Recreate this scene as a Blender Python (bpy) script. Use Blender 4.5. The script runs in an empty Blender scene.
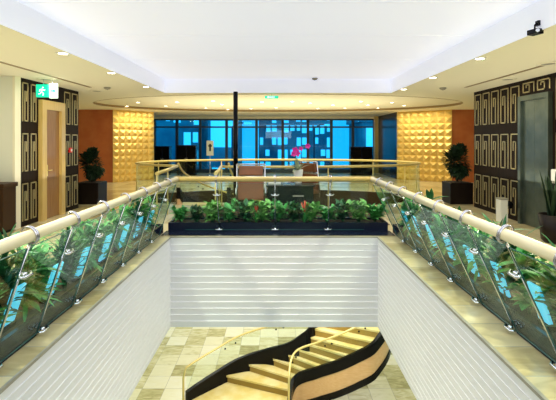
import bpy, bmesh, math, random
from mathutils import Vector, Matrix
random.seed(7)
PI = math.pi
S = bpy.context.scene
COL = S.collection
F = 430.0; CZ = 1.75          # focal length in pixels, eye height

# ---------------------------------------------------------------- camera
cam = bpy.data.objects.new('camera', bpy.data.cameras.new('camera'))
COL.objects.link(cam)
cam.location = (0, 0, CZ); cam.rotation_euler = (PI/2, 0, 0)
cam.data.sensor_width = 36; cam.data.lens = F/556*36
cam.data.shift_y = -60/556
cam.data.clip_start = .05; cam.data.clip_end = 300
S.camera = cam
# ---------------------------------------------------------------- world, exposure
S.view_settings.view_transform = 'Standard'; S.view_settings.look = 'None'
S.view_settings.exposure = 0.0; S.view_settings.gamma = 1.0
try: S.view_settings.use_curve_mapping = False
except Exception: pass
W = bpy.data.worlds.new('world'); S.world = W; W.use_nodes = True
bg = W.node_tree.nodes['Background']
bg.inputs[0].default_value = (.05, .42, .62, 1); bg.inputs[1].default_value = 2.0

def area(name, loc, size, power, col, rot=(0, 0, 0), sy=None, spread=PI):
    d = bpy.data.lights.new(name, 'AREA'); d.shape = 'RECTANGLE'
    d.size = size; d.size_y = sy or size; d.energy = power; d.color = col; d.spread = spread
    o = bpy.data.objects.new(name, d); o.location = loc; o.rotation_euler = rot; COL.objects.link(o); return o
WARM = (1, .92, .68); NEUT = (1, .95, .86); COOL = (.86, .91, 1)
# upper hall
area('lamp_back_hall', (0, 15.3, 2.85), 7, 170, WARM, sy=4)
area('lamp_back_hall_up', (0, 15.5, 1.3), 8, 170, WARM, rot=(PI, 0, 0), sy=5)  # unseen upward fill, added to brighten the back ceiling
area('lamp_side_left', (-4.4, 6, 2.93), .5, 45, WARM, sy=7)
area('lamp_side_right', (4.4, 6, 2.93), .5, 45, WARM, sy=7)
area('lamp_side_left_up', (-4.2, 6.3, .9), 1.6, 50, (1, .95, .78), rot=(PI, 0, 0), sy=9)  # unseen fill in mid-air, added to lift the left ceiling strip
area('lamp_side_right_up', (4.2, 6.3, .9), 1.6, 50, (1, .95, .78), rot=(PI, 0, 0), sy=9)  # same added upward fill for the right ceiling strip
area('lamp_gold_left', (-5.75, 18.15, 2.94), 1.9, 28, WARM, rot=(0, 0, .89), sy=.12)
area('lamp_gold_right', (5.85, 18.05, 2.94), 2.3, 31, WARM, rot=(0, 0, -.70), sy=.12)
# added daylight-white fill under the glowing recess, aimed down the light well
area('lamp_well', (0, 4.5, 3.2), 4.5, 115, COOL, sy=10)
area('lamp_near_hall', (0, -2.2, 2.4), 3, 60, COOL, rot=(1.1, 0, 0), sy=1)  # unseen fill behind the camera, added to brighten the far fascia
# lower lobby lighting
area('lamp_lower_back', (0, 17, -1.75), 9, 270, NEUT, sy=3)
area('lamp_lower_mid', (.5, 11, -1.75), 4, 190, NEUT, sy=4)
area('lamp_lower_left', (-5.2, 10, -1.75), 4, 105, NEUT, sy=10)
area('lamp_lower_right', (5.2, 10, -1.75), 4, 105, NEUT, sy=10)

# ================================================================ materials
def mat(name, col, rough=.5, metal=0, emis=None, es=0, coat=0, spec=.5, noise=None, bump=0, nscale=8):
    m = bpy.data.materials.new(name); m.use_nodes = True
    nt = m.node_tree; b = nt.nodes['Principled BSDF']
    b.inputs['Base Color'].default_value = (*col, 1); b.inputs['Roughness'].default_value = rough
    b.inputs['Metallic'].default_value = metal; b.inputs['Coat Weight'].default_value = coat
    b.inputs['Specular IOR Level'].default_value = spec
    if emis: b.inputs['Emission Color'].default_value = (*emis, 1); b.inputs['Emission Strength'].default_value = es
    if noise or bump:
        tc = nt.nodes.new('ShaderNodeTexCoord'); n = nt.nodes.new('ShaderNodeTexNoise')
        n.inputs['Scale'].default_value = nscale; n.inputs['Detail'].default_value = 4
        nt.links.new(tc.outputs['Object'], n.inputs['Vector'])
        if noise:
            r = nt.nodes.new('ShaderNodeValToRGB')
            r.color_ramp.elements[0].position = .35; r.color_ramp.elements[1].position = .65
            r.color_ramp.elements[0].color = (*col, 1); r.color_ramp.elements[1].color = (*noise, 1)
            nt.links.new(n.outputs[0], r.inputs[0]); nt.links.new(r.outputs[0], b.inputs['Base Color'])
        if bump:
            bp = nt.nodes.new('ShaderNodeBump'); bp.inputs['Strength'].default_value = bump
            nt.links.new(n.outputs[0], bp.inputs['Height']); nt.links.new(bp.outputs[0], b.inputs['Normal'])
    return m
def wood(name, a, c, rough=.4, axis='z', scale=3, coat=.2):
    m = mat(name, a, rough, coat=coat); nt = m.node_tree; b = nt.nodes['Principled BSDF']
    tc = nt.nodes.new('ShaderNodeTexCoord'); mp = nt.nodes.new('ShaderNodeMapping')
    sc = {'z': (12, 12, .8), 'x': (.8, 12, 12), 'y': (12, .8, 12)}[axis]; mp.inputs['Scale'].default_value = sc
    n = nt.nodes.new('ShaderNodeTexNoise'); n.inputs['Scale'].default_value = scale; n.inputs['Detail'].default_value = 5
    r = nt.nodes.new('ShaderNodeValToRGB'); r.color_ramp.elements[0].position = .3; r.color_ramp.elements[1].position = .7
    r.color_ramp.elements[0].color = (*a, 1); r.color_ramp.elements[1].color = (*c, 1)
    nt.links.new(tc.outputs['Object'], mp.inputs[0]); nt.links.new(mp.outputs[0], n.inputs['Vector'])
    nt.links.new(n.outputs[0], r.inputs[0]); nt.links.new(r.outputs[0], b.inputs['Base Color']); return m
def tiles(name, size, cols, rough=.2, joint=(.45, .42, .3)):
    m = mat(name, cols[0], rough); nt = m.node_tree; b = nt.nodes['Principled BSDF']; L = nt.links.new
    tc = nt.nodes.new('ShaderNodeTexCoord')
    def vm(op, a, v=None):
        n = nt.nodes.new('ShaderNodeVectorMath'); n.operation = op; L(a, n.inputs[0])
        if v is not None: n.inputs[1].default_value = v
        return n.outputs[0]
    s = vm('MULTIPLY', tc.outputs['Object'], (1/size, 1/size, 0)); fl = vm('FLOOR', s)
    wn = nt.nodes.new('ShaderNodeTexWhiteNoise'); wn.noise_dimensions = '2D'; L(fl, wn.inputs['Vector'])
    no = nt.nodes.new('ShaderNodeTexNoise'); no.inputs['Scale'].default_value = 2.2; no.inputs['Detail'].default_value = 6
    no.inputs['Distortion'].default_value = 1.5
    mp = nt.nodes.new('ShaderNodeMapping'); mp.inputs['Scale'].default_value = (1, 3, 1)
    L(tc.outputs['Object'], mp.inputs[0]); L(mp.outputs[0], no.inputs['Vector'])
    mx = nt.nodes.new('ShaderNodeMath'); mx.operation = 'MULTIPLY_ADD'; L(no.outputs[0], mx.inputs[0]); mx.inputs[1].default_value = .75
    sb = nt.nodes.new('ShaderNodeMath'); sb.operation = 'MULTIPLY_ADD'; L(wn.outputs['Value'], sb.inputs[0])
    sb.inputs[1].default_value = .8; sb.inputs[2].default_value = -.28; L(sb.outputs[0], mx.inputs[2])
    r = nt.nodes.new('ShaderNodeValToRGB'); r.color_ramp.elements[0].position = .05; r.color_ramp.elements[1].position = .95
    r.color_ramp.elements[0].color = (*cols[0], 1); r.color_ramp.elements[1].color = (*cols[-1], 1)
    for i, c in enumerate(cols[1:-1]):
        e = r.color_ramp.elements.new(.05+.9*(i+1)/(len(cols)-1)); e.color = (*c, 1)
    L(mx.outputs[0], r.inputs[0])
    br = nt.nodes.new('ShaderNodeTexBrick'); br.offset = 0; br.inputs['Scale'].default_value = 1
    br.inputs['Brick Width'].default_value = size; br.inputs['Row Height'].default_value = size
    br.inputs['Mortar Size'].default_value = .006; L(tc.outputs['Object'], br.inputs['Vector'])
    mix = nt.nodes.new('ShaderNodeMix'); mix.data_type = 'RGBA'; L(br.outputs['Fac'], mix.inputs['Factor'])
    L(r.outputs[0], mix.inputs['A']); mix.inputs['B'].default_value = (*joint, 1); L(mix.outputs['Result'], b.inputs['Base Color'])
    return m
def glass(name, tint, refl=.10, grough=.02):
    m = bpy.data.materials.new(name); m.use_nodes = True; nt = m.node_tree; nt.nodes.clear(); L = nt.links.new
    o = nt.nodes.new('ShaderNodeOutputMaterial'); t = nt.nodes.new('ShaderNodeBsdfTransparent'); t.inputs[0].default_value = (*tint, 1)
    g = nt.nodes.new('ShaderNodeBsdfGlossy'); g.inputs['Roughness'].default_value = grough; g.inputs[0].default_value = (.9, 1, .97, 1)
    fr = nt.nodes.new('ShaderNodeLayerWeight'); fr.inputs[0].default_value = .5
    pw = nt.nodes.new('ShaderNodeMath'); pw.operation = 'POWER'; pw.inputs[1].default_value = 4; L(fr.outputs['Facing'], pw.inputs[0])
    ad = nt.nodes.new('ShaderNodeMath'); ad.operation = 'MULTIPLY_ADD'; ad.inputs[1].default_value = .28; ad.inputs[2].default_value = refl; L(pw.outputs[0], ad.inputs[0])
    mx = nt.nodes.new('ShaderNodeMixShader'); L(ad.outputs[0], mx.inputs[0]); L(t.outputs[0], mx.inputs[1]); L(g.outputs[0], mx.inputs[2])
    L(mx.outputs[0], o.inputs[0]); return m
M = dict(
 ceil=mat('cream_ceiling', (.87, .83, .66), .8),
 lum=mat('luminous_ceiling', (.8, .82, .9), .6, emis=(.72, .77, 1), es=.47),  # white ceiling given its own glow in place of light falling on it
 lumside=mat('recess_white', (.86, .87, .9), .7, emis=(.78, .81, 1), es=.30),  # recess sides: brightness put into the material as a faint glow
 bronze=mat('bronze_trim', (.30, .20, .08), .4, .3),
 whitewall=mat('white_wall', (.80, .82, .72), .8),
 siding=mat('white_siding', (.86, .86, .88), .5),
 orange=mat('rust_wall', (.48, .12, .03), .6, noise=(.55, .17, .05), nscale=2),
 gold=mat('gold_relief', (.86, .60, .18), .36, .4, noise=(.88, .62, .17), nscale=4),
 panel=wood('dark_panel', (.007, .004, .003), (.020, .010, .006), .6, coat=0),
 inlay=mat('brass_inlay', (.55, .46, .24), .35, .5),
 pale=wood('pale_wood', (.62, .42, .12), (.75, .54, .20), .35),
 leaf_door=wood('door_wood', (.26, .12, .03), (.38, .19, .06), .35),
 steel=mat('brushed_steel', (.15, .18, .15), .3, .8, noise=(.10, .13, .11), nscale=3),
 chrome=mat('chrome', (.75, .77, .8), .15, 1),
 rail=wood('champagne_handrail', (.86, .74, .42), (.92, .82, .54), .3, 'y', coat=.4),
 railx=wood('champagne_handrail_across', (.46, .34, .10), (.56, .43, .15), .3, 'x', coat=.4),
 brass=mat('satin_brass', (.78, .64, .24), .3, .4),
 glass=glass('balustrade_glass', (.91, .975, .955), .02),
 sglass=glass('stair_glass', (.95, .985, .96), .02),
 gedge=mat('glass_edge', (.02, .10, .09), .2),
 wglass=glass('window_glass', (.30, .80, .98), .02),
 grey_steel=mat('grey_steel', (.55, .54, .58), .2, .9),
 kerb=mat('dark_kerb', (.006, .009, .025), .25, coat=.1, spec=.3),
 stone=tiles('ledge_stone', .45, [(.42, .34, .15), (.66, .56, .30), (.78, .68, .40)]),
 floor=tiles('upper_marble', .6, [(.48, .38, .18), (.70, .60, .34), (.78, .68, .44)]),
 lfloor=tiles('lower_marble', .66, [(.34, .30, .12), (.60, .55, .28), (.80, .76, .50), (.84, .80, .56), (.86, .83, .64)]),
 soil=mat('soil', (.03, .02, .01), .9, noise=(.06, .04, .02), nscale=30),
 black=mat('gloss_black', (.003, .003, .004), .22, spec=.15),
 dark=mat('dark_brown', (.05, .025, .012), .4),
 tan=wood('tan_veneer', (.72, .42, .18), (.80, .52, .26), .3, 'x'),
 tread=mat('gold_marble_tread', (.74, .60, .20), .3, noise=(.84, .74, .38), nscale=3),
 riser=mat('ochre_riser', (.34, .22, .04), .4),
 mullion=mat('mullion', (.01, .03, .06), .4),
 leather=mat('brown_leather', (.26, .09, .03), .42, noise=(.20, .07, .025), nscale=6),
 desk=mat('black_desk', (.006, .012, .014), .2),
 white=mat('white_gloss', (.85, .85, .78), .3),
 grey=mat('grey_grille', (.35, .33, .26), .6),
 pot=mat('dark_planter', (.012, .007, .005), .4, spec=.2),
 magenta=mat('magenta_petals', (.75, .02, .35), .5),
 red=mat('red_plastic', (.75, .02, .02), .4),
 lamp=mat('lamp_glow', (1, .95, .8), .5, emis=(1, .93, .70), es=14),
 cyan=mat('cyan_lit_acrylic', (.2, .7, .9), .3, emis=(.08, .55, .85), es=.9),  # glow imitating cyan reflections in the balustrade glass
 sgreen=mat('sign_green', (0, .5, .3), .4, emis=(.0, .62, .36), es=1.0),
 swhite=mat('sign_white', (.9, 1, .9), .4, emis=(.75, 1, .85), es=1.3),
 carpet=mat('brown_carpet', (.07, .04, .02), .95, noise=(.10, .055, .03), nscale=25),
 facade=mat('far_facade', (.20, .40, .46), .7, noise=(.08, .16, .24), nscale=.4),
 litwin=mat('lit_window', (.3, .7, .9), .5, emis=(.30, .85, 1), es=1.15),
 asphalt=mat('asphalt', (.05, .07, .1), .8),
 paper=mat('poster_paper', (.8, .85, .8), .6), ink=mat('poster_ink', (.05, .08, .1), .6),
 flame=mat('bromeliad_red', (.75, .08, .05), .5),
)
for k_ in ('panel', 'dark'): M[k_].node_tree.nodes['Principled BSDF'].inputs['Specular IOR Level'].default_value = .12
GREENS = [mat('leaf_%s' % n, c, .45, noise=c2, nscale=14) for n, c, c2 in (
 ('fresh', (.03, .24, .05), (.10, .42, .10)), ('deep', (.006, .07, .018), (.02, .16, .05)), ('lime', (.08, .30, .05), (.22, .50, .12)))]
DEEP = mat('leaf_dark', (.008, .025, .008), .6, noise=(.015, .05, .015), nscale=10)

# ================================================================ mesh helpers
class MB:
    def __init__(s): s.bm = bmesh.new()
    def box(s, a, b, rot=None, piv=None, bev=0):
        x0, y0, z0 = a; x1, y1, z1 = b
        vs = [s.bm.verts.new(p) for p in ((x0,y0,z0),(x1,y0,z0),(x1,y1,z0),(x0,y1,z0),(x0,y0,z1),(x1,y0,z1),(x1,y1,z1),(x0,y1,z1))]
        fs = [s.bm.faces.new([vs[i] for i in f]) for f in ((3,2,1,0),(4,5,6,7),(0,1,5,4),(1,2,6,5),(2,3,7,6),(3,0,4,7))]
        if bev:
            es = list({e for f in fs for e in f.edges})
            r = bmesh.ops.bevel(s.bm, geom=es, offset=bev, segments=2, profile=.7, affect='EDGES')
            vs = list({v for f in r['faces'] for v in f.verts} | {v for v in vs if v.is_valid})
        if rot is not None:
            p = Vector(piv or ((x0+x1)/2, (y0+y1)/2, (z0+z1)/2))
            for v in vs: v.co = rot @ (v.co-p)+p
        return s
    def tube(s, pts, r, n=10, closed=False, caps=True):
        P = [Vector(p) for p in pts]; N = len(P); rings = []; up = None
        for i, p in enumerate(P):
            if closed: t = (P[(i+1) % N]-P[i-1])
            else: t = P[min(i+1, N-1)]-P[max(i-1, 0)]
            t.normalize()
            if up is None: up = t.orthogonal().normalized()
            up = (up-t*up.dot(t)); up = up.normalized() if up.length > 1e-6 else t.orthogonal().normalized()
            w = t.cross(up); rr = r[i] if isinstance(r, (list, tuple)) else r
            rings.append([s.bm.verts.new(p+(up*math.cos(k*2*PI/n)+w*math.sin(k*2*PI/n))*rr) for k in range(n)])
        for i in range(N if closed else N-1):
            A = rings[i]; B = rings[(i+1) % N]
            for k in range(n):
                f = s.bm.faces.new((A[k], A[(k+1) % n], B[(k+1) % n], B[k])); f.smooth = True
        if caps and not closed:
            s.bm.faces.new(rings[0][::-1]); s.bm.faces.new(rings[-1])
        return s
    def lathe(s, prof, c=(0, 0, 0), n=24):
        rings = []
        for r, z in prof:
            rings.append([s.bm.verts.new((c[0]+r*math.cos(k*2*PI/n), c[1]+r*math.sin(k*2*PI/n), c[2]+z)) for k in range(n)])
        for i in range(len(rings)-1):
            for k in range(n):
                f = s.bm.faces.new((rings[i][k], rings[i][(k+1) % n], rings[i+1][(k+1) % n], rings[i+1][k])); f.smooth = True
        if prof[0][0] > 1e-4: s.bm.faces.new(rings[0][::-1])
        if prof[-1][0] > 1e-4: s.bm.faces.new(rings[-1])
        return s
    def poly(s, pts):
        s.bm.faces.new([s.bm.verts.new(p) for p in pts]); return s
    def plate(s, outer, holes, z):
        es = []
        for lp in [outer]+holes:
            vs = [s.bm.verts.new((x, y, z)) for x, y in lp]
            es += [s.bm.edges.new((vs[i], vs[(i+1) % len(vs)])) for i in range(len(vs))]
        bmesh.ops.triangle_fill(s.bm, use_beauty=True, use_dissolve=False, edges=es); return s
    def skirt(s, loop, z0, z1, closed=True):
        a = [s.bm.verts.new((x, y, z0)) for x, y in loop]; b = [s.bm.verts.new((x, y, z1)) for x, y in loop]
        n = len(loop)
        for i in range(n if closed else n-1):
            s.bm.faces.new((a[i], a[(i+1) % n], b[(i+1) % n], b[i]))
        return s
    def strip(s, A, B, T=None, th=0):
        """wall between two 3-D polylines; thickness th horizontally"""
        n = len(A)
        if not th:
            a = [s.bm.verts.new(p) for p in A]; b = [s.bm.verts.new(p) for p in B]
            for i in range(n-1): s.bm.faces.new((a[i], a[i+1], b[i+1], b[i]))
            return s
        R = []
        for i in range(n):
            t = Vector(A[min(i+1, n-1)])-Vector(A[max(i-1, 0)]); t.z = 0; t.normalize(); w = Vector((t.y, -t.x, 0))*th/2
            a = Vector(A[i]); b = Vector(B[i]); R.append([s.bm.verts.new(q) for q in (a+w, b+w, b-w, a-w)])
        for i in range(n-1):
            for k in range(4):
                s.bm.faces.new((R[i][k], R[i+1][k], R[i+1][(k+1) % 4], R[i][(k+1) % 4]))
        s.bm.faces.new(R[0]); s.bm.faces.new(R[-1][::-1]); return s
    def build(s, name, m, parent=None, loc=None):
        bmesh.ops.recalc_face_normals(s.bm, faces=s.bm.faces)
        me = bpy.data.meshes.new(name); s.bm.to_mesh(me); s.bm.free()
        for mm in (m if isinstance(m, list) else [m]): me.materials.append(mm)
        o = bpy.data.objects.new(name, me); COL.objects.link(o)
        if parent: o.parent = parent
        if loc: o.location = loc
        return o
def tag(o, label=None, cat=None, group=None, kind=None):
    if label: o['label'] = label
    if cat: o['category'] = cat
    if group: o['group'] = group
    if kind: o['kind'] = kind
    return o
def thing(name, label, cat, loc=(0, 0, 0), rz=0, group=None):
    o = bpy.data.objects.new(name, None); COL.objects.link(o); o.location = loc; o.rotation_euler = (0, 0, rz)
    o.empty_display_size = .1
    return tag(o, label, cat, group)
def copy_tree(o, parent=None):
    c = o.copy(); COL.objects.link(c)
    if parent: c.parent = parent
    for ch in list(o.children): copy_tree(ch, c)
    return c
def struct(o): return tag(o, kind='structure')
ORD = ['nearest', 'second', 'third', 'fourth', 'fifth', 'sixth', 'seventh', 'eighth', 'ninth', 'tenth', 'eleventh', 'twelfth',
       'thirteenth', 'fourteenth', 'fifteenth', 'sixteenth', 'seventeenth', 'eighteenth', 'nineteenth', 'twentieth']
def px(x, y, z):              # a spot of the place on the level z
    Z = F*(CZ-z)/(y-140); return Vector(((x-278)*Z/F, Z, z))

# ================================================================ structure
VX, VR, VY = 1.93, 1.79, 7.7             # half width and far end of the light well
LOW = -5.5; FB = -1.6
OC = (0, 13.2); OA, OB = 4.25, 2.0
def ellipse(c, a, b, n=64): return [(c[0]+a*math.cos(k*2*PI/n), c[1]+b*math.sin(k*2*PI/n)) for k in range(n)]
OUT = [(-8.5, -3), (8.5, -3), (8.5, 23.2), (-8.5, 23.2)]
well = [(-VX, -2.6), (VR, -2.6), (VR, VY), (-VX, VY)]
oval = ellipse(OC, OA, OB)
struct(MB().plate(OUT, [well, oval], 0).plate(OUT, [well, oval], FB).build('floor', M['floor']))
struct(MB().skirt(oval, FB, -.001).build('trim_1', M['dark']))
struct(MB().box((-12, -4, LOW-.2), (12, 24, LOW)).build('floor_lower', M['lfloor']))
# lower lobby walls (behind everything, close the room)
struct(MB().box((-12.2, -4, LOW), (-12, 24, FB)).build('wall_lower_left', M['whitewall']))
struct(MB().box((12, -4, LOW), (12.2, 24, FB)).build('wall_lower_right', M['whitewall']))
struct(MB().box((-12, 24, LOW), (12, 24.2, FB)).build('wall_lower_back', M['whitewall']))
# ledge round the well (stone on top of the slab edge)
lg = MB()
for x0, x1 in ((-2.13, -VX+.0), (VR, 2.13)): lg.box((x0, -2.4, .0), (x1, VY, .02))
lg.box((-2.13, VY, .0), (2.13, VY+.07, .02))
struct(MB().box((-2.13, VY+.07, 0), (2.13, 8.22, .018)).build('trim_19', M['kerb']))
struct(lg.build('trim_2', M['stone']))
struct(MB().box((-VX, -2.4, .0), (-VX+.02, VY, .026)).box((VR-.02, -2.4, 0), (VR, VY, .026)).box((-VX, VY-.02, 0), (VR, VY, .026)).build('trim_3', M['grey']))
# side fascias: narrow horizontal siding
def lap(mb, p0, p1, nrm, z0, z1, pitch, d):
    n = round((z1-z0)/pitch); pitch = (z1-z0)/n; nx, ny = nrm
    for i in range(n):
        a = z1-(i+1)*pitch; b = z1-i*pitch
        q = lambda p, z, o: (p[0]+nx*o, p[1]+ny*o, z)
        mb.poly([q(p0, a, .002), q(p1, a, .002), q(p1, b, d), q(p0, b, d)])
        mb.poly([q(p0, b, 0.002), q(p1, b, .002), q(p1, b, d), q(p0, b, d)])
    return mb
struct(lap(MB(), (-VX, -2.4), (-VX, VY), (1, 0), FB, 0, .085, .008).build('wall_left', M['siding']))
struct(lap(MB(), (VR, -2.4), (VR, VY), (-1, 0), FB, 0, .085, .008).build('wall_right', M['siding']))
struct(lap(MB(), (-VX, VY), (VR, VY), (0, -1), FB, 0, .115, .025).build('wall_front', M['siding']))
# ceilings
RX, RY, H1, H2 = 3.0, 11.4, 3.0, 3.35
rec = [(-RX, -2.8), (RX, -2.8), (RX, RY), (-RX, RY)]
ov2 = ellipse((0, 15.3), 6.4, 3.65, 96)
struct(MB().plate(OUT, [rec, ov2], H1).build('ceiling', M['ceil']))
struct(MB().plate(rec, [], H2).build('ceiling_luminous', M['lum']))
sm = MB(); [sm.box((-RX, y-.012, H2-.004), (RX, y+.012, H2)) for y in (3.9, 5.0, 6.6, 8.6)]
struct(sm.build('trim_18', M['lumside']))
struct(MB().skirt(rec, H1, H2).build('trim_4', M['lumside']))
struct(MB().skirt(ov2, H1-.01, H1+.07).build('trim_5', M['bronze']))
inn = ellipse((0, 15.3), 6.43, 3.68, 96)
struct(MB().plate(inn, [], H1+.07).plate(inn, [], H1+.12).skirt(inn, H1+.07, H1+.12).build('ceiling_oval', M['ceil']))
for i, s in enumerate((-1, 1)):       # slot diffusers
    struct(MB().box((s*4.45-.035, 4, H1-.006), (s*4.45+.035, 10.2 if s < 0 else 10.2, H1)).build('trim_%d' % (6+i), M['bronze']))
# upper walls
def wall(name, a, b, m, z0=0, z1=H1): return struct(MB().box((a[0], a[1], z0), (b[0], b[1], z1)).build(name, m))
wall('wall_left_white', (-8.5, 8.4), (-5.15, 8.55), M['whitewall'])
wall('wall_left_panelled', (-5.4, 8.56), (-5.15, 11.1), M['panel'])
wall('wall_right_panelled', (5.15, -3), (5.4, 11.3), M['panel'])
wall('wall_left_outer', (-8.7, -3), (-8.5, 23.2), M['whitewall'])
wall('wall_right_outer', (8.5, -3), (8.7, 23.2), M['whitewall'])
wall('wall_near', (-8.5, -3.2), (8.5, -3), M['whitewall'], LOW, H1)
wall('wall_left_rust', (-8.5, 17.75), (-6.8, 17.9), M['orange'])
wall('wall_right_rust', (7.16, 17.75), (8.5, 17.9), M['orange'])
wall('wall_right_dark', (5.32, 19.25), (5.5, 23.1), M['kerb'])
struct(MB().box((-5.17, 8.37, 0), (-5.12, 8.56, H1)).build('trim_8', M['ceil']))
# gold relief walls: rows of shallow pyramids
def relief(name, p0, p1, nx, nz, d):
    P0 = Vector((*p0, 0)); P1 = Vector((*p1, 0)); u = (P1-P0); nrm = Vector((u.y, -u.x, 0)).normalized()
    if nrm.y > 0: nrm = -nrm
    mb = MB(); V = [[mb.bm.verts.new(P0+u*(i/nx)+Vector((0, 0, H1*j/nz))) for i in range(nx+1)] for j in range(nz+1)]
    for j in range(nz):
        for i in range(nx):
            c = mb.bm.verts.new(P0+u*((i+.5)/nx)+Vector((0, 0, H1*(j+.5)/nz))+nrm*d)
            q = [V[j][i], V[j][i+1], V[j+1][i+1], V[j+1][i]]
            for k in range(4): mb.bm.faces.new((q[k], q[(k+1) % 4], c))
    back = [mb.bm.verts.new(v.co-nrm*.15) for v in (V[0][0], V[0][-1], V[-1][-1], V[-1][0])]
    mb.bm.faces.new(back)
    return struct(mb.build(name, M['gold']))
relief('wall_left_gold', (-6.8, 17.7), (-5.55, 19.25), 7, 11, .09)
relief('wall_right_gold', (5.32, 19.25), (7.16, 17.7), 8, 11, .09)
struct(MB().box((5.1, 22.7, 0), (5.3, 22.95, H1)).build('trim_9', M['pale']))

# brass key pattern on the dark panels
def key(mb, X, s, y0, y1, z0, z1, t=.024):
    """hooked brass lines on the plane x=X; s is the side the relief stands out to"""
    w = y1-y0; h = z1-z0
    def bar(a0, b0, a1, b1):
        mb.box((min(X, X+s*.012), y0+min(a0, a1)*w-t/2, z0+min(b0, b1)*h-t/2), (max(X, X+s*.012), y0+max(a0, a1)*w+t/2, z0+max(b0, b1)*h+t/2))
    bar(0, 0, 0, .97); bar(0, .97, 1, .97); bar(1, .97, 1, 0); bar(1, 0, .42, 0); bar(.42, 0, .42, .76)
    bar(.42, .76, .72, .76); bar(.72, .76, .72, .52)
rows = [(.12, .88), (1.12, 1.90), (2.14, 2.93)]
def panelling(name, X, s, y0, y1, n, zr=rows):
    mb = MB(); w = (y1-y0)/n
    for i in range(n):
        for a, b in zr: key(mb, X, s, y0+i*w+.06, y0+(i+1)*w-.06, a, b)
    return struct(mb.build(name, M['inlay']))
panelling('trim_10', -5.15, 1, 8.6, 9.2, 2)
panelling('trim_11', -5.15, 1, 10.3, 11.08, 2)
panelling('trim_12', 5.15, -1, 9.12, 11.28, 5)
panelling('trim_13', 5.15, -1, 5.8, 8.0, 5)
panelling('trim_14', 5.15, -1, 8.08, 9.08, 2, [(2.74, 2.93)])

# door on the left
d1 = struct(MB().box((-5.15, 9.24, 0), (-5.06, 9.42, 2.62)).box((-5.15, 10.06, 0), (-5.06, 10.24, 2.62)).box((-5.15, 9.42, 2.42), (-5.06, 10.06, 2.62)).build('door_1', M['pale']))
lf = MB().box((-5.16, 9.42, .01), (-5.12, 10.06, 2.42)).build('door_leaf', M['leaf_door'], d1)
MB().box((-5.12, 9.47, .95), (-5.09, 9.51, 1.2)).tube([(-5.09, 9.49, 1.08), (-5.04, 9.49, 1.08), (-5.04, 9.60, 1.08)], .010).build('door_handle', M['brass'], lf)
# elevator on the right
d2 = struct(MB().box((5.06, 8.06, 0), (5.16, 8.16, 2.66)).box((5.06, 8.98, 0), (5.16, 9.08, 2.66)).box((5.06, 8.16, 2.56), (5.16, 8.98, 2.66)).build('door_2', M['steel']))
MB().box((5.11, 8.16, .01), (5.14, 8.567, 2.56)).build('door_leaf', M['steel'], d2)
MB().box((5.11, 8.573, .01), (5.14, 8.98, 2.56)).build('door_leaf', M['steel'], d2)

# windows
WY = 23.0; xs = [-6.6, -5.4, -4.15, -2.75, -1.15, .25, 1.6, 2.85, 4.0, 5.15]
hd = struct(MB().box((-8.5, WY-.1, 2.88), (5.32, WY+.1, H1)).build('trim_15', M['ceil']))
struct(MB().box((-8.5, WY-.08, 0), (5.32, WY+.08, .12)).build('trim_16', M['mullion']))
struct(MB().box((-8.5, WY-.05, .12), (-6.6, WY+.05, 2.88)).build('wall_back_stub', M['kerb']))
for i in range(len(xs)-1):
    a, b = xs[i], xs[i+1]; mb = MB(); t = .07
    mb.box((a, WY-.08, .12), (a+t, WY+.08, 2.88)).box((b-t, WY-.08, .12), (b, WY+.08, 2.88))
    mb.box((a+t, WY-.08, .12), (b-t, WY+.08, .2)).box((a+t, WY-.08, 2.8), (b-t, WY+.08, 2.88)).box((a+t, WY-.07, 2.4), (b-t, WY+.07, 2.48))
    w = struct(mb.build('window_%d' % (i+1), M['mullion']))
    MB().box((a+t, WY-.01, .2), (b-t, WY+.01, 2.8)).build('pane', M['wglass'], w)

# ================================================================ outside
struct(MB().box((-60, 23.6, -5.8), (60, 120, -5.6)).build('ground', M['asphalt']))
def building(x0, x1, y, h, cols, rws, lit, label):
    r = thing('building', label, 'building', ((x0+x1)/2, y+4, -5.6))
    w = (x1-x0)/2
    MB().box((-w, -4, 0), (w, 4, h)).box((-w-.3, -4.3, h), (w+.3, 4.3, h+.5)).build('wall', M['facade'], r)
    cw = 2*w/cols; rh = h/rws
    for i in range(cols):
        for j in range(rws):
            if random.random() < lit:
                MB().box((-w+i*cw+cw*random.uniform(.08, .3), -4.06, j*rh+rh*random.uniform(.08, .5)), (-w+(i+1)*cw-cw*random.uniform(.05, .3), -3.98, (j+1)*rh-rh*.12)).build('window', M['litwin'], r)
building(-22, -9, 50, 17, 12, 8, .55, 'dim blue office block seen through the left windows')
building(-7.5, -4.5, 46, 15, 1, 3, 1, 'narrow tower with bright cyan windows seen left of the black column')
building(-2.5, 7, 56, 11, 12, 7, .6, 'broad low office block with cyan lit windows behind the orchid')
building(8.6, 13.5, 44, 9.2, 1, 2, 1, 'block with one large bright cyan window at the right end')
for x, y, q in ((-3.6, 34, 'left'), (3.2, 38, 'right')):
    r = thing('street_lamp', 'tall lit street lamp outside, the %s one of the two' % q, 'street lamp', (x, y, -5.6))
    MB().tube([(0, 0, 0), (0, 0, 8.4)], .09).tube([(0, 0, 8.4), (.5, 0, 8.7), (1.1, 0, 8.7)], .05).build('pole', M['mullion'], r)
    MB().box((.9, -.15, 8.6), (1.5, .15, 8.75), bev=.03).build('lamp_head', M['litwin'], r)

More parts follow.
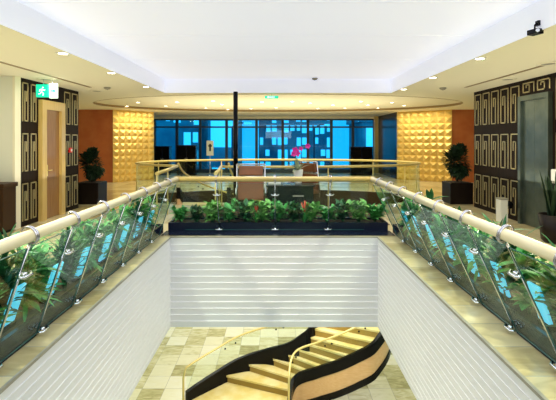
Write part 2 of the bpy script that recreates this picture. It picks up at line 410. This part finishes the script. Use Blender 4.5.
# ================================================================ balustrades
RZ = 1.05; RXL, RXR = 1.81, 1.68; BX = 2.13
def bal_post(t, P, B):
    """P point under the rail, B foot point: leaning steel post with clamps"""
    P = Vector(P); B = Vector(B); d = (P-B)
    side = Vector((0, 1, 0)) if abs(d.x) > abs(d.y) else Vector((1, 0, 0))
    out = side.cross(d).normalized()
    tocam = Vector((-B.x, 0, 0)) if abs(d.x) > abs(d.y) else Vector((0, -1, 0))
    if out.dot(tocam) < 0: out = -out
    po = MB().tube([B, P], .010, 8).build('post', M['chrome'], t)
    for f in (.06, .76):
        c = B+d*f+out*.03
        MB().tube([c-side*.07, c-side*.05+out*.03, c+side*.05+out*.03, c+side*.07], .012, 8).lathe([(0, -.02), (.022, -.015), (.022, .015), (0, .02)], tuple(c), 10).build('clamp', M['chrome'], po)
    # ring bracket round the handrail
    pts = [P+(out*math.cos(a)+Vector((0, 0, 1))*math.sin(a))*.058+Vector((0, 0, .045)) for a in [k*2*PI/18 for k in range(18)]]
    MB().tube([p-side*.012 for p in pts], .008, 6, closed=True).tube([p+side*.012 for p in pts], .008, 6, closed=True).build('ring_bracket', M['grey_steel'], po)
def glass_pane(t, quad, nrm, th=.012):
    n = Vector(nrm).normalized()*th/2; mb = MB()
    a = [mb.bm.verts.new(Vector(q)+n) for q in quad]; b = [mb.bm.verts.new(Vector(q)-n) for q in quad]
    mb.bm.faces.new(a); mb.bm.faces.new(b[::-1])
    for k in range(4):
        f = mb.bm.faces.new((a[k], b[k], b[(k+1) % 4], a[(k+1) % 4])); f.material_index = 1
    return mb.build('glass_panel', [M['glass'], M['gedge']], t)
def side_bal(s, ys, label):
    RXH = RXL if s < 0 else RXR
    t = thing('glass_balustrade', label, 'balustrade', (0, 0, 0))
    MB().tube([(s*RXH, 1.2, RZ), (s*RXH, VY, RZ)], .045, 16).build('handrail', M['rail'], t)
    for y in ys: bal_post(t, (s*RXH, y, RZ-.04), (s*BX, y, .03))
    e = [ys[0]-.67]+ys+[VY+.02 if ys[-1] < VY-.2 else VY]
    for a, b in zip(e[:-1], e[1:]):
        xt, zt = s*(RXH+.02), RZ-.09; xb, zb = s*(BX-.005), .05
        glass_pane(t, [(xb, a+.012, zb), (xb, b-.012, zb), (xt, b-.012, zt), (xt, a+.012, zt)], (zt-zb, 0, xb-xt))
    return t, e
ysL = [2.49+.655*k for k in range(8)]; ysR = [2.52+.66*k for k in range(8)]
balL, eL = side_bal(-1, ysL, 'left inward-leaning glass balustrade with a champagne handrail along the light well')
balR, eR = side_bal(1, ysR, 'right inward-leaning glass balustrade with a champagne handrail along the light well')
t = thing('glass_balustrade', 'short glass balustrade across the far end of the light well', 'balustrade')
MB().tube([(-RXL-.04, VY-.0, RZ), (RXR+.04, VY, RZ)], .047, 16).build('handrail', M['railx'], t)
fx = [-1.77, -1.11, -.055, .94, 1.64]
for x in fx[1:-1]: bal_post(t, (x, VY+.01, RZ-.04), (x, 8.16, .03))
for a, b in zip(fx[:-1], fx[1:]):
    glass_pane(t, [(a+.01, 8.15, .05), (b-.01, 8.15, .05), (b-.01, VY+.02, RZ-.08), (a+.01, VY+.02, RZ-.08)], (0, 1, .35))

# planters behind the glass
KZ = .17
def trough(a, b, label):
    t = thing('planter_trough', label, 'planter', ((a[0]+b[0])/2, (a[1]+b[1])/2, 0))
    w = (b[0]-a[0])/2; l = (b[1]-a[1])/2; k = .04
    MB().box((-w, -l, 0), (-w+k, l, KZ)).box((w-k, -l, 0), (w, l, KZ)).box((-w+k, -l, 0), (w-k, -l+k, KZ)).box((-w+k, l-k, 0), (w-k, l, KZ)).build('trough', M['kerb'], t)
    MB().box((-w+k, -l+k, .01), (w-k, l-k, KZ-.04)).build('soil', M['soil'], t)
trough((-2.62, 1.0), (-2.16, 8.1), 'long dark planter trough along the left balustrade')
trough((2.16, 1.0), (2.62, 8.1), 'long dark planter trough along the right balustrade')
trough((-2.1, 8.22), (2.1, 8.8), 'dark planter trough across the far end of the light well')

# ---- plants
def leaf(bm, base, d, L, wd, droop, seg=4, up=Vector((0, 0, 1)), fold=.25):
    d = d.normalized(); side = d.cross(up); side = side.normalized() if side.length > .05 else Vector((1, 0, 0))
    prev = None; p = Vector(base); dd = d.copy()
    for i in range(seg+1):
        f = i/seg; w = wd*math.sin(PI*min(1, .12+f*.88))**.8*(1 if i < seg else 0)+.001
        c = bm.verts.new(p); l = bm.verts.new(p+side*w/2+Vector((0, 0, fold*w*.5))); r = bm.verts.new(p-side*w/2+Vector((0, 0, fold*w*.5)))
        if prev:
            bm.faces.new((prev[0], prev[1], l, c)); bm.faces.new((prev[0], c, r, prev[2]))
        prev = (c, l, r); dd = (dd+Vector((0, 0, -droop))).normalized(); p = p+dd*L/seg
def rdir(el0, el1):
    a = random.uniform(0, 2*PI); e = random.uniform(el0, el1); return Vector((math.cos(a)*math.cos(e), math.sin(a)*math.cos(e), math.sin(e)))
def shrub_mesh(h, r, n, L, wd, el=(.1, 1.3), droop=.12, stems=6, lean=.9):
    f = MB(); st = MB()
    for k in range(stems):
        dx = rdir(lean, 1.45); tip = Vector((dx.x*r*1.1, dx.y*r*.8, h*random.uniform(.55, .95)))
        st.tube([(dx.x*.02, dx.y*.02, 0), (tip.x*.4, tip.y*.4, tip.z*.5), tuple(tip)], [.008, .006, .003], 5)
        for j in range(n//stems):
            u = random.uniform(.2, 1); b = Vector((tip.x*u, tip.y*u, tip.z*u))+rdir(-1, 1)*.02
            leaf(f.bm, b, rdir(*el), L*random.uniform(.6, 1.2), wd*random.uniform(.7, 1.2), droop)
    return f, st
def make_shrub(mi, *a, **k):
    r = thing('planter_shrub', 'x', 'plant'); f, st = shrub_mesh(*a, **k)
    f.build('foliage', GREENS[mi], r); st.build('stem', GREENS[1], r); return r
protos = [make_shrub(0, .66, .17, 150, .20, .075), make_shrub(1, .74, .18, 140, .26, .055, el=(.3, 1.4)),
          make_shrub(2, .60, .16, 130, .17, .07), make_shrub(0, .64, .17, 130, .26, .05, el=(.0, 1.4), droop=.2)]
low = [make_shrub(i, .36, .20, 180, .17, .085, lean=.3, stems=9) for i in (0, 1, 2)]
fresh = set()
def put(p, loc, rz, sc, label, group):
    o = p if p.name not in fresh else copy_tree(p)
    fresh.add(p.name); o.location = loc; o.rotation_euler = (0, 0, rz); o.scale = (sc,)*3
    o['label'] = label; o['category'] = 'plant'; o['group'] = group; return o
for s, e, q in ((-1, eL, 'left'), (1, eR, 'right')):
    for i, (a, b) in enumerate(zip(e[:-1], e[1:])):
        for j, f in enumerate((.25, .74)):
            p = protos[(i*2+j+(s > 0)+i//3) % 4]
            put(p, (s*(2.33+.04*random.uniform(-1, 1)), a+(b-a)*f, KZ-.045), random.uniform(0, 6), random.uniform(.88, 1.12),
                'leafy green shrub, the %s of two behind the %s glass panel of the %s balustrade' % (('nearer', 'farther')[j], ORD[i], q), 'shrubs in the %s planter' % q)
k = 0; NF = 13
for i in range(NF):
    x = -1.92+3.84*i/(NF-1)
    put(low[i % 3], (x, 8.5+.07*random.uniform(-1, 1), KZ-.045), random.uniform(0, 6), random.uniform(.8, 1.15),
        'low bushy green plant in the far trough, %s' % ('leftmost of thirteen' if i == 0 else 'rightmost of thirteen' if i == NF-1 else ORD[i]+' of thirteen from the left'), 'low plants in the far trough')
# glowing cyan sheets among the shrubs, standing in for reflections in the glass
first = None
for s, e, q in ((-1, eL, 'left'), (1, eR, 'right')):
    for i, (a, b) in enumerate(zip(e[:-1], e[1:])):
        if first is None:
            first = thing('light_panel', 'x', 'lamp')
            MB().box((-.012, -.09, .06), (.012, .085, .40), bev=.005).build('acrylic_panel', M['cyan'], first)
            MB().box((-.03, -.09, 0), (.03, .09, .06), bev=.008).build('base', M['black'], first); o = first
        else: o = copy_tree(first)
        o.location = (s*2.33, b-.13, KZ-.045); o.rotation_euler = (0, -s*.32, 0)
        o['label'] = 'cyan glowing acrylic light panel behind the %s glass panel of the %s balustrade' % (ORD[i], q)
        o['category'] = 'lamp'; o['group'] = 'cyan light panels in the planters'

# ================================================================ staircase
t = thing('spiral_staircase', 'curved staircase with gold marble steps and black stringers rising from the lower lobby', 'staircase', (0, 0, 0))
pairs = [(-5.45, (-2.40, 11.5), (.24, 11.15)), (-5.30, (-1.64, 12.3), (.31, 11.62)), (-5.12, (-1.09, 12.6), (.50, 11.80)), (-4.9, (-.35, 12.66), (.98, 11.72)),
         (-4.6, (.30, 12.42), (1.5, 11.5)), (-4.3, (.68, 12.3), (2.03, 11.38)), (-4.0, (.96, 12.2), (2.5, 11.34)), (-3.5, (1.25, 12.55), (3.0, 11.8)),
         (-2.9, (1.3, 13.1), (3.2, 13.1)), (-2.3, (.9, 13.5), (2.4, 14.5)), (-1.7, (0, 13.7), (.1, 14.98)), (-1.1, (-.8, 13.4), (-1.9, 14.6)),
         (-.5, (-1.3, 12.7), (-2.62, 13.1)), (0, (-1.38, 11.6), (-2.64, 11.6))]
def interp(z):
    n = len(pairs)
    for i in range(n-1):
        if z <= pairs[i+1][0] or i == n-2:
            f = (z-pairs[i][0])/(pairs[i+1][0]-pairs[i][0]); f = max(0, min(1, f)); out = []
            for k in (1, 2):
                P = [Vector(pairs[max(0, min(n-1, j))][k]) for j in (i-1, i, i+1, i+2)]
                out.append(.5*((2*P[1])+(P[2]-P[0])*f+(2*P[0]-5*P[1]+4*P[2]-P[3])*f*f+(3*P[1]-P[0]-3*P[2]+P[3])*f**3))
            return out
NS = 27; zz = [-5.45+(5.45)*i/NS for i in range(NS+1)]
Q = [interp(z) for z in zz]
for i in range(NS):
    L0, R0 = Q[i]; L1, R1 = Q[i+1]; z = zz[i+1]-.0
    cx = (L0+R0+L1+R1)/4; mb = MB()
    n0 = (L0-L1)*.06; n1 = (R0-R1)*.06
    v = [(*(L0+n0), ), (*(R0+n1), ), (*R1,), (*L1,)]
    th = .05; a = [mb.bm.verts.new((*p, z)) for p in v]; b = [mb.bm.verts.new((*p, z-th)) for p in v]
    mb.bm.faces.new(a); mb.bm.faces.new(b[::-1])
    for k in range(4): mb.bm.faces.new((a[k], b[k], b[(k+1) % 4], a[(k+1) % 4]))
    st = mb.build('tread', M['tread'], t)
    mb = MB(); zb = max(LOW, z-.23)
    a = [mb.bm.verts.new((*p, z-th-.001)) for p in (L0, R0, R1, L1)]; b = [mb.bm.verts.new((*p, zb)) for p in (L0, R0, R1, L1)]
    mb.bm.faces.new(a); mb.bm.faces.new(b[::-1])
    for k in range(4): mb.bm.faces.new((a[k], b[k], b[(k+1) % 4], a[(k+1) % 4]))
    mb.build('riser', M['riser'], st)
zf = [-5.45+5.45*i/110 for i in range(111)]; QF = [interp(z) for z in zf]
def off(k, lo, hi, extra=0):
    A = []; B = []
    for z, q in zip(zf, QF):
        c = (q[0]+q[1])/2; p = q[k]; d = (p-c).normalized()*extra; zl = max(LOW, z+lo); zh = max(zl+.02, z+hi)
        A.append((p.x+d.x, p.y+d.y, zl)); B.append((p.x+d.x, p.y+d.y, zh))
    return A, B
for k in (0, 1):
    A, B = off(k, .16 if k else -.50, .47, .05); MB().strip(A, B, th=.10).build('stringer', M['black'], t)
    if k:
        A, B = off(k, -.34, .16, .045); MB().strip(A, B, th=.07).build('side_panel', M['tan'], t)
        A, B = off(k, -.52, -.34, .05); MB().strip(A, B, th=.11).build('lower_trim', M['black'], t)
    pts = []
    for z, q in list(zip(zf, QF)):
        c = (q[0]+q[1])/2; d = (q[k]-c).normalized()*.05; pts.append(Vector((q[k].x+d.x, q[k].y+d.y, z+1.12)))
    hd0 = pts[0]; dirn = (pts[1]-pts[0]); dirn.z = 0; dirn.normalize()
    start = [Vector((hd0.x, hd0.y, LOW+.02))-dirn*.10, Vector((hd0.x, hd0.y, hd0.z-.25))-dirn*.10, Vector((hd0.x, hd0.y, hd0.z-.08))-dirn*.06]
    MB().tube(start+pts, .028, 10).build('handrail', M['brass'], t)
    idx = list(range(0, 111, 10))
    for a, b in zip(idx[:-1], idx[1:]):
        lo = [(pts[i].x, pts[i].y, zf[i]+.46) for i in range(a, b+1)]; hi = [(pts[i].x, pts[i].y, pts[i].z-.04) for i in range(a, b+1)]
        # small gap between panes
        lo[-1] = tuple(Vector(lo[-1])*.985+Vector(lo[-2])*.015)
        g = MB().strip(lo, hi, th=.012).build('glass_panel', M['sglass'], t)
        m = (a+b)//2
        for ii in (m-1, m+1):
            c = (pts[ii].x, pts[ii].y, pts[ii].z-.16)
            MB().lathe([(0, -.025), (.02, -.018), (.026, 0), (.02, .018), (0, .025)], c, 10).build('stud', M['black'], g)

# ================================================================ oval rail round the stairwell
t = thing('oval_railing', 'oval glass and brass railing round the stairwell beyond the desk', 'railing')
a0, a1 = -PI/2+math.asin(-1.46/OA)*1.0, -PI/2-math.asin(2.67/OA)+2*PI
arc = [(OC[0]+(OA+.05)*math.cos(a), OC[1]+(OB+.05)*math.sin(a)) for a in [a0+(a1-a0)*i/90 for i in range(91)]]
MB().tube([(x, y, RZ) for x, y in arc], .035, 10).build('handrail', M['brass'], t)
for i in range(0, 90, 10):
    seg = arc[i:i+11]
    MB().strip([(x, y, .04) for x, y in seg], [(x, y, RZ-.06) for x, y in seg], th=.012).build('glass_panel', M['sglass'], t)
    x, y = arc[i]; MB().tube([(x, y, 0), (x, y, RZ-.03)], .016, 8).build('post', M['brass'], t)
for s, x, xn in ((0, -2.66, -2.52), (1, -1.46, -1.30)):
    e = arc[0] if s else arc[-1]
    r = thing('approach_rail', '%s of the two short brass rails leading back to the stairwell opening' % ('right' if s else 'left'), 'railing', (0, 0, 0))
    pts = [(xn, 8.95, RZ), ((xn+x)/2, 10.1, RZ), (e[0], e[1]-.12, RZ)]
    MB().tube(pts, .04, 10).build('handrail', M['brass'], r)
    MB().strip([(p[0], p[1], .04) for p in pts], [(p[0], p[1], RZ-.06) for p in pts], th=.012).build('glass_panel', M['sglass'], r)
    for p in (pts[0], pts[1]): MB().tube([(p[0], p[1], 0), (p[0], p[1], RZ-.03)], .016, 8).build('post', M['brass'], r)

# ================================================================ black column
t = thing('column', 'slim black round column standing from floor to ceiling left of centre', 'column', (-1.08, 10.95, 0))
MB().lathe([(.058, .02), (.058, H1-.02)]).build('shaft', M['black'], t)
MB().lathe([(.10, 0), (.10, .02), (.06, .05)]).build('base_plate', M['black'], t)

# ================================================================ furniture round the desk
struct(MB().box((-2.2, 8.85, 0), (2.3, 11.0, .012)).build('trim_17', M['carpet']))
def chair(loc, rz, label):
    t = thing('office_armchair', label, 'chair', loc, rz, 'brown armchairs at the desk')
    MB().box((-.29, -.28, .42), (.29, .26, .52), bev=.035).build('seat', M['leather'], t)
    R = Matrix.Rotation(.12, 3, 'X')
    MB().box((-.28, .24, .42), (.28, .32, .90), rot=R, piv=(0, .28, .5), bev=.03).box((-.27, .23, .95), (.27, .31, 1.17), rot=R, piv=(0, .28, .5), bev=.03).build('backrest', M['leather'], t)
    yb = lambda z: .33-(z-.5)*math.tan(.12)*-1*-1
    fr = MB()
    for s in (-1, 1): fr.tube([(s*.31, .30, .30), (s*.31, .28, .60), (s*.31, .20, 1.20)], .014)
    fr.tube([(-.31, .235, .925), (.31, .235, .925)], .016).tube([(-.31, .20, 1.20), (.31, .20, 1.20)], .014)
    fr.build('back_frame', M['chrome'], t)
    for s in (-1, 1):
        MB().tube([(s*.33, .28, .45), (s*.33, .26, .66), (s*.33, -.2, .68), (s*.33, -.24, .62), (s*.33, -.24, .44), (s*.29, -.24, .44)], .014).build('armrest', M['chrome'], t)
    MB().tube([(0, 0, .10), (0, 0, .43)], .03).build('column', M['chrome'], t)
    for k in range(5):
        a = k*2*PI/5+.3; l = MB().tube([(0, 0, .12), (.3*math.cos(a), .3*math.sin(a), .075)], [.025, .014]).build('leg', M['chrome'], t)
        MB().tube([(.3*math.cos(a)-.02*math.sin(a), .3*math.sin(a)+.02*math.cos(a), .035), (.3*math.cos(a)+.02*math.sin(a), .3*math.sin(a)-.02*math.cos(a), .035)], .03, 12).build('castor', M['black'], l)
    return t
chair((-.60, 9.75, .012), PI, 'brown leather armchair with chrome frame left of the black desk, back to the viewer')
chair((.60, 10.62, .012), -.9, 'brown leather armchair behind the right end of the black desk')
t = thing('desk', 'black reception desk with white top edge behind the far planter', 'desk', (.28, 9.95, .012))
MB().box((-.55, -.28, .68), (.55, .34, .72), bev=.008).build('desktop', M['desk'], t)
MB().box((-.52, -.25, .02), (.52, -.22, .68)).build('front_panel', M['desk'], t)
MB().box((-.52, -.22, 0), (-.47, .3, .68)).build('side_panel', M['desk'], t); MB().box((.47, -.22, 0), (.52, .3, .68)).build('side_panel', M['desk'], t)
MB().box((.05, -.262, .46), (.30, -.25, .49)).build('emblem_bar', M['grey'], t)
# open laptop-like blotter items are not legible; a white register lies on the desk
b = MB().box((-.14, -.1, 0), (.14, .1, .025), bev=.006).build('register_book', M['white'], loc=(-.08, 9.92, .734))
tag(b, 'white book lying on the left of the black desk', 'book')
# orchid
t = thing('potted_orchid', 'magenta orchid in a white pot on the black desk', 'plant', (.47, 10.0, .734))
MB().lathe([(.07, 0), (.085, .03), (.115, .33), (.10, .33), (.09, .30)]).build('pot', M['white'], t)
f = MB()
for k in range(16): leaf(f.bm, (0, 0, .30), rdir(.3, 1.3), .34, .08, .18)
f.build('foliage', mat('silver_leaf', (.35, .45, .25), .5, noise=(.55, .6, .4)), t)
st = MB().tube([(0, 0, .30), (-.02, 0, .55), (-.03, 0, .73), (.06, 0, .83), (.22, 0, .87)], .006, 6).tube([(0, 0, .30), (-.05, 0, .58), (-.07, 0, .77)], .006, 6).build('flower_stem', GREENS[0], t)
def blossom(c, r):
    m = MB()
    for k in range(5):
        a = k*2*PI/5; d = Vector((math.cos(a), -.25, math.sin(a))); leaf(m.bm, c, d, r, r*.8, 0, up=Vector((0, 1, 0)))
    m.build('blossom', M['magenta'], st)
for c, r in (((-.07, -.03, .77), .09), ((-.02, -.03, .70), .08), ((-.11, -.02, .69), .07), ((.06, -.02, .81), .06), ((.22, -.02, .87), .07)): blossom(c, r)
# red bromeliads among the far plants
for i, (x, lab) in enumerate(((.52, 'red-tipped bromeliad in the far trough before the black desk'), (-.42, 'small red-tipped bromeliad in the far trough before the brown armchair'))):
    t = thing('bromeliad', lab, 'plant', (x, 8.36, KZ-.045))
    f = MB(); [leaf(f.bm, (0, 0, .02), rdir(.6, 1.4), .26, .04, .15) for k in range(12)]; f.build('foliage', GREENS[0], t)
    f = MB(); [leaf(f.bm, (0, 0, .22), rdir(.9, 1.5), .24 if i == 0 else .14, .03, 0) for k in range(7)]; f.tube([(0, 0, 0), (0, 0, .24)], .006, 6); f.build('bloom', M['flame'], t)

# ================================================================ big planters by the panelled walls
def bush(loc, hp, rb, hb, label):
    t = thing('potted_bush', label, 'plant', loc)
    w = .31; MB().box((-w, -w, 0), (w, w, hp), bev=.02).build('pot', M['pot'], t)
    MB().box((-w+.04, -w+.04, hp), (w-.04, w-.04, hp+.01)).build('soil', M['soil'], t)
    MB().tube([(0, 0, hp), (.02, 0, hp+hb*.5)], .03, 8).tube([(.02, 0, hp+.15), (.12, .05, hp+hb*.6)], .015, 6).tube([(.02, 0, hp+.15), (-.12, -.05, hp+hb*.6)], .015, 6).build('trunk', M['dark'], t)
    f = MB()
    for k in range(900):
        d = rdir(-1.5, 1.5); rr = random.random()**.4; c = Vector((d.x*rb*rr, d.y*rb*rr, hp+hb*.55+d.z*hb*.42*rr))
        c.x += .07*math.sin(c.z*9); leaf(f.bm, c, (d+rdir(-.5, 1)*.6), .15, .08, .1, seg=3)
    f.build('foliage', DEEP, t)
bush((-5.2, 12.0, 0), .58, .24, .9, 'dark bush in a square pot against the rust wall on the left')
bush((5.0, 12.0, 0), .58, .28, 1.02, 'dark bush in a square pot against the rust wall on the right')
# tall spiky plant before the elevator
t = thing('snake_plant', 'tall dark spiky plant in a pot before the steel elevator', 'plant', (4.72, 7.35, 0))
MB().lathe([(.15, 0), (.2, .05), (.24, .48), (.21, .48), (.20, .44)]).lathe([(.2, .42), (.0, .43)]).build('pot', M['pot'], t)
f = MB()
for k in range(22): leaf(f.bm, rdir(0, 0)*.08+Vector((0, 0, .43)), rdir(1.3, 1.52), random.uniform(.4, .85), .07, .03, seg=5)
f.build('foliage', DEEP, t)
# slim bin by the elevator
t = thing('pedestal_bin', 'pale slim pedestal bin with a dark round drum on its side beside the elevator', 'bin', (4.82, 9.22, 0))
MB().box((-.10, -.10, 0), (.06, .10, .48), bev=.015).build('body', M['white'], t)
MB().lathe([(.0, -.06), (.06, -.06), (.085, -.03), (.085, .03), (.06, .06), (0, .06)], (0, 0, 0), 20).build('drum', M['black'], t, (.13, -.0, .36)).rotation_euler = (PI/2, 0, 0)
MB().box((-.11, -.11, .48), (.07, .11, .51), bev=.01).build('lid', M['grey'], t)
# white wall phone at the right edge
t = thing('wall_dispenser', 'white rounded dispenser on the dark panelled wall right of the elevator', 'dispenser', (5.14, 7.82, 1.0))
MB().box((-.14, -.07, 0), (0, .07, .22), bev=.03).build('body', M['white'], t)
MB().box((-.13, -.05, -.04), (-.03, .05, .0), bev=.01).build('tray', M['grey'], t)
# dark open cabinet at the left edge
t = thing('open_cabinet', 'dark wooden open cabinet against the white wall at the left edge', 'cabinet', (-5.33, 8.12, 0))
MB().box((-.85, -.2, .06), (-.77, .2, .86)).box((.12, -.2, .06), (.26, .2, .86)).box((-.77, -.2, .06), (.12, .2, .14)).box((-.77, .16, .14), (.12, .2, .86)).build('body', M['dark'], t)
MB().box((-.9, -.23, .86), (.29, .22, .94), bev=.01).build('top', M['dark'], t)
MB().box((-.82, -.18, 0), (-.74, .18, .06)).build('foot', M['black'], t); MB().box((.14, -.18, 0), (.22, .18, .06)).build('foot', M['black'], t)
t2 = thing('framed_card', 'small cream framed card standing in the dark open cabinet', 'picture frame', (-5.36, 8.1, .14))
MB().box((-.14, -.01, 0), (.14, .01, .42), bev=.004).build('frame', M['pale'], t2)
MB().box((-.10, -.014, .04), (.10, -.01, .38)).build('card', M['paper'], t2)
# fire call point
t = thing('call_point', 'small red call point on the dark panelling right of the wooden door', 'alarm', (-5.15, 10.62, 1.5))
MB().box((0, -.06, -.06), (.05, .06, .06), bev=.01).build('housing', M['red'], t); MB().box((.05, -.035, -.03), (.055, .035, .03)).build('push_plate', M['white'], t)

# ================================================================ things by the windows
t = thing('poster_stand', 'white poster stand before the blue windows left of the column', 'sign', (-3.35, 21.2, 0))
MB().box((-.17, -.02, .98), (.17, .02, 1.72), bev=.005).build('board', M['paper'], t)
MB().box((-.04, -.026, 1.2), (.05, -.02, 1.56)).box((-.08, -.026, 1.42), (.09, -.02, 1.50)).build('print', M['ink'], t)
MB().tube([(0, 0, .02), (0, 0, .98)], .02).build('pole', M['chrome'], t); MB().lathe([(.17, 0), (.17, .015), (.03, .03)]).build('base', M['chrome'], t)
def armoire(x, y, w, h, label):
    t = thing('dark_cabinet', label, 'cabinet', (x, y, 0))
    MB().box((-w/2, -.25, .08), (w/2, .25, h), bev=.015).build('body', M['kerb'], t)
    for s in (-1, 1):
        d = MB().box((s*w/4-w/4+.02, -.27, .12), (s*w/4+w/4-.02, -.25, h-.05)).build('door', M['black'], t)
        MB().tube([(s*.04, -.29, h*.45), (s*.04, -.29, h*.6)], .008).build('handle', M['chrome'], d)
    MB().box((-w/2+.03, -.22, 0), (w/2-.03, .22, .08)).build('plinth', M['black'], t)
armoire(-4.55, 21.6, .95, 1.5, 'dark cabinet before the left windows beside the poster stand')
armoire(-5.75, 21.6, .7, 1.45, 'dark cabinet before the leftmost window by the gold wall')
armoire(4.15, 21.6, 1.1, 1.42, 'dark cabinet before the rightmost windows')

# ================================================================ ceiling fittings
def man(mb, x0, z0, s, y):
    P = lambda a, b: (x0+a*s, y, z0+b*s)
    mb.lathe([(0, -.09*s), (.09*s, 0), (0, .09*s)], P(.12, .82), 10)
    for pts in ([(.05, .65), (-.02, .38)], [(-.02, .38), (.18, .22), (.12, .0)], [(-.02, .38), (-.14, .2), (-.34, .16)], [(.05, .65), (.24, .52), (.34, .6)], [(.05, .65), (-.18, .6), (-.24, .42)]):
        mb.tube([P(*p) for p in pts], .05*s, 6)
t = thing('exit_sign', 'green and white lit exit sign hanging above the wooden door', 'sign', (-4.67, 8.75, 2.62))
MB().box((-.24, -.03, 0), (-.0, .03, .26), bev=.006).build('green_half', M['sgreen'], t)
MB().box((.03, -.03, -.02), (.18, .03, .28), bev=.006).build('white_half', M['swhite'], t)
mb = MB(); man(mb, -.12, .03, .2, -.033); mb.build('running_man', M['swhite'], t)
MB().box((.06, -.036, .11), (.12, -.03, .14)).poly([(.12, -.036, .08), (.16, -.036, .125), (.12, -.036, .17)]).build('arrow', M['sgreen'], t)
MB().tube([(-.1, 0, .26), (-.1, 0, .385)], .006).tube([(.08, 0, .28), (.08, 0, .385)], .006).build('hanger', M['chrome'], t)
t = thing('exit_sign', 'small green exit sign hanging at the middle of the far ceiling', 'sign', (-.17, 11.5, 2.86))
MB().box((-.18, -.03, 0), (.18, .03, .07), bev=.005).build('body', M['sgreen'], t)
MB().box((-.08, -.035, .025), (.08, -.03, .045)).poly([(-.08, -.035, .01), (-.08, -.035, .06), (-.13, -.035, .035)]).build('arrow', M['swhite'], t)
MB().tube([(0, 0, .07), (0, 0, .14)], .006).build('hanger', M['chrome'], t)
proto = None; n = 0
def downlight(x, y, z, label, group, sc=1):
    global proto
    if proto is None:
        proto = thing('downlight', 'x', 'ceiling light')
        MB().lathe([(.05, -.004), (.075, -.008), (.085, 0), (.05, 0)], n=20).build('trim_ring', M['white'], proto)
        MB().lathe([(0, -.006), (.05, -.005), (.05, -.002)], n=20).build('lamp', M['lamp'], proto); o = proto
    else: o = copy_tree(proto)
    o.location = (x, y, z); o.scale = (sc,)*3; o['label'] = label; o['category'] = 'ceiling light'; o['group'] = group
LP = [(127, 106), (138, 102.5), (150, 109), (166, 106), (177, 102), (184, 109.5), (206, 108), (213, 101), (222, 104.5), (228, 109.5), (251, 108.5), (262, 102), (276, 107.5), (292, 101.5),
      (310, 103), (318, 108.5), (333, 105), (345, 108), (361, 101.5), (368, 105), (378, 108), (392, 102.5), (404, 105.5)]
LP.sort(); W_ = ['leftmost'] + [w for w in ORD[1:20]] + ['twenty-first', 'twenty-second']
for i, (x, y) in enumerate(LP):
    zc = H1+.07; Z = F*(zc-CZ)/(140-y); X = (x-278)*Z/F
    lab = 'rightmost' if i == len(LP)-1 else 'leftmost' if i == 0 else W_[i]+' from the left'
    downlight(X, Z, zc, 'small lit downlight in the oval ceiling, %s' % lab, 'downlights in the oval ceiling', 1.1)
for s, ys, q in ((-1, (6.2, 8.0, 10.1), 'left'), (1, (6.6, 8.6, 10.6), 'right')):
    for i, y in enumerate(ys):
        downlight(s*3.10, y, H1, 'bright downlight at the %s edge of the luminous ceiling, %s one' % (q, ('nearest', 'middle', 'farthest')[i]), 'downlights along the luminous ceiling', 1.25)
# round lamps that shine down through the shrubs
for s in (-1, 1):
    for y in (2.6, 3.9, 5.2, 6.6):
        d = bpy.data.lights.new('lamp_downlight', 'SPOT'); d.energy = 190; d.color = WARM; d.spot_size = 1.7; d.spot_blend = .5; d.shadow_soft_size = .05
        o = bpy.data.objects.new('lamp_downlight', d); o.location = (s*3.12, y, 2.95); COL.objects.link(o)
        o.rotation_euler = (0, s*.25, 0)
for x in (-1.2, 0, 1.2):  # unseen spots added to brighten the plants in the far trough
    d = bpy.data.lights.new('lamp_far_trough', 'SPOT'); d.energy = 110; d.color = NEUT; d.spot_size = 1.1; d.spot_blend = .6; d.shadow_soft_size = .05
    o = bpy.data.objects.new('lamp_far_trough', d); o.location = (x, 7.6, 3.2); COL.objects.link(o); o.rotation_euler = (.3, 0, 0)
for s, q, ps in ((-1, 'left', ((-4.75, 8.8), (-4.6, 10.9))), (1, 'right', ((4.7, 8.8), (4.4, 7.0)))):
    for i, (x, y) in enumerate(ps):
        t = thing('ceiling_vent', 'round grey ceiling vent near the %s slot, %s one' % (q, ('nearer', 'farther')[i if s < 0 else 1-i]), 'vent', (x if s < 0 else x, y, H1), 0, 'round ceiling vents')
        MB().lathe([(.17, 0), (.17, -.012), (.12, -.02), (.12, -.004)], n=24).build('ring', M['ceil'], t); MB().lathe([(.10, 0), (.10, -.014), (.03, -.022), (.0, -.022)], n=24).build('cone', M['grey'], t)
for x, y, q in ((-4.05, 10.2, 'left'), (3.95, 10.3, 'right'), (.95, 11.1, 'centre')):
    z = H1 if q != 'centre' else H2
    t = thing('smoke_detector', 'small dark smoke detector on the ceiling at the %s' % q, 'detector', (x, y, z))
    MB().lathe([(.08, 0), (.08, -.02), (.05, -.05), (0, -.055)]).build('housing', M['grey'], t); MB().lathe([(.012, -.05), (.012, -.06), (0, -.062)], n=10).build('sensor', M['black'], t)
t = thing('ceiling_camera', 'small black camera under the ceiling at the upper right corner', 'camera', (2.97, 4.94, H1+.09))
MB().box((-.0, -.03, -.03), (.03, .03, .03), bev=.005).tube([(0, 0, 0), (-.02, 0, -.02), (-.02, 0, -.08)], .01, 8).build('mount', M['black'], t)
MB().box((-.065, -.07, -.13), (.035, .07, -.07), rot=Matrix.Rotation(.35, 3, 'Z'), bev=.012).build('body', M['black'], t)
MB().tube([(-.03, -.06, -.10), (-.045, -.10, -.102)], .02, 14).build('lens', M['chrome'], t)
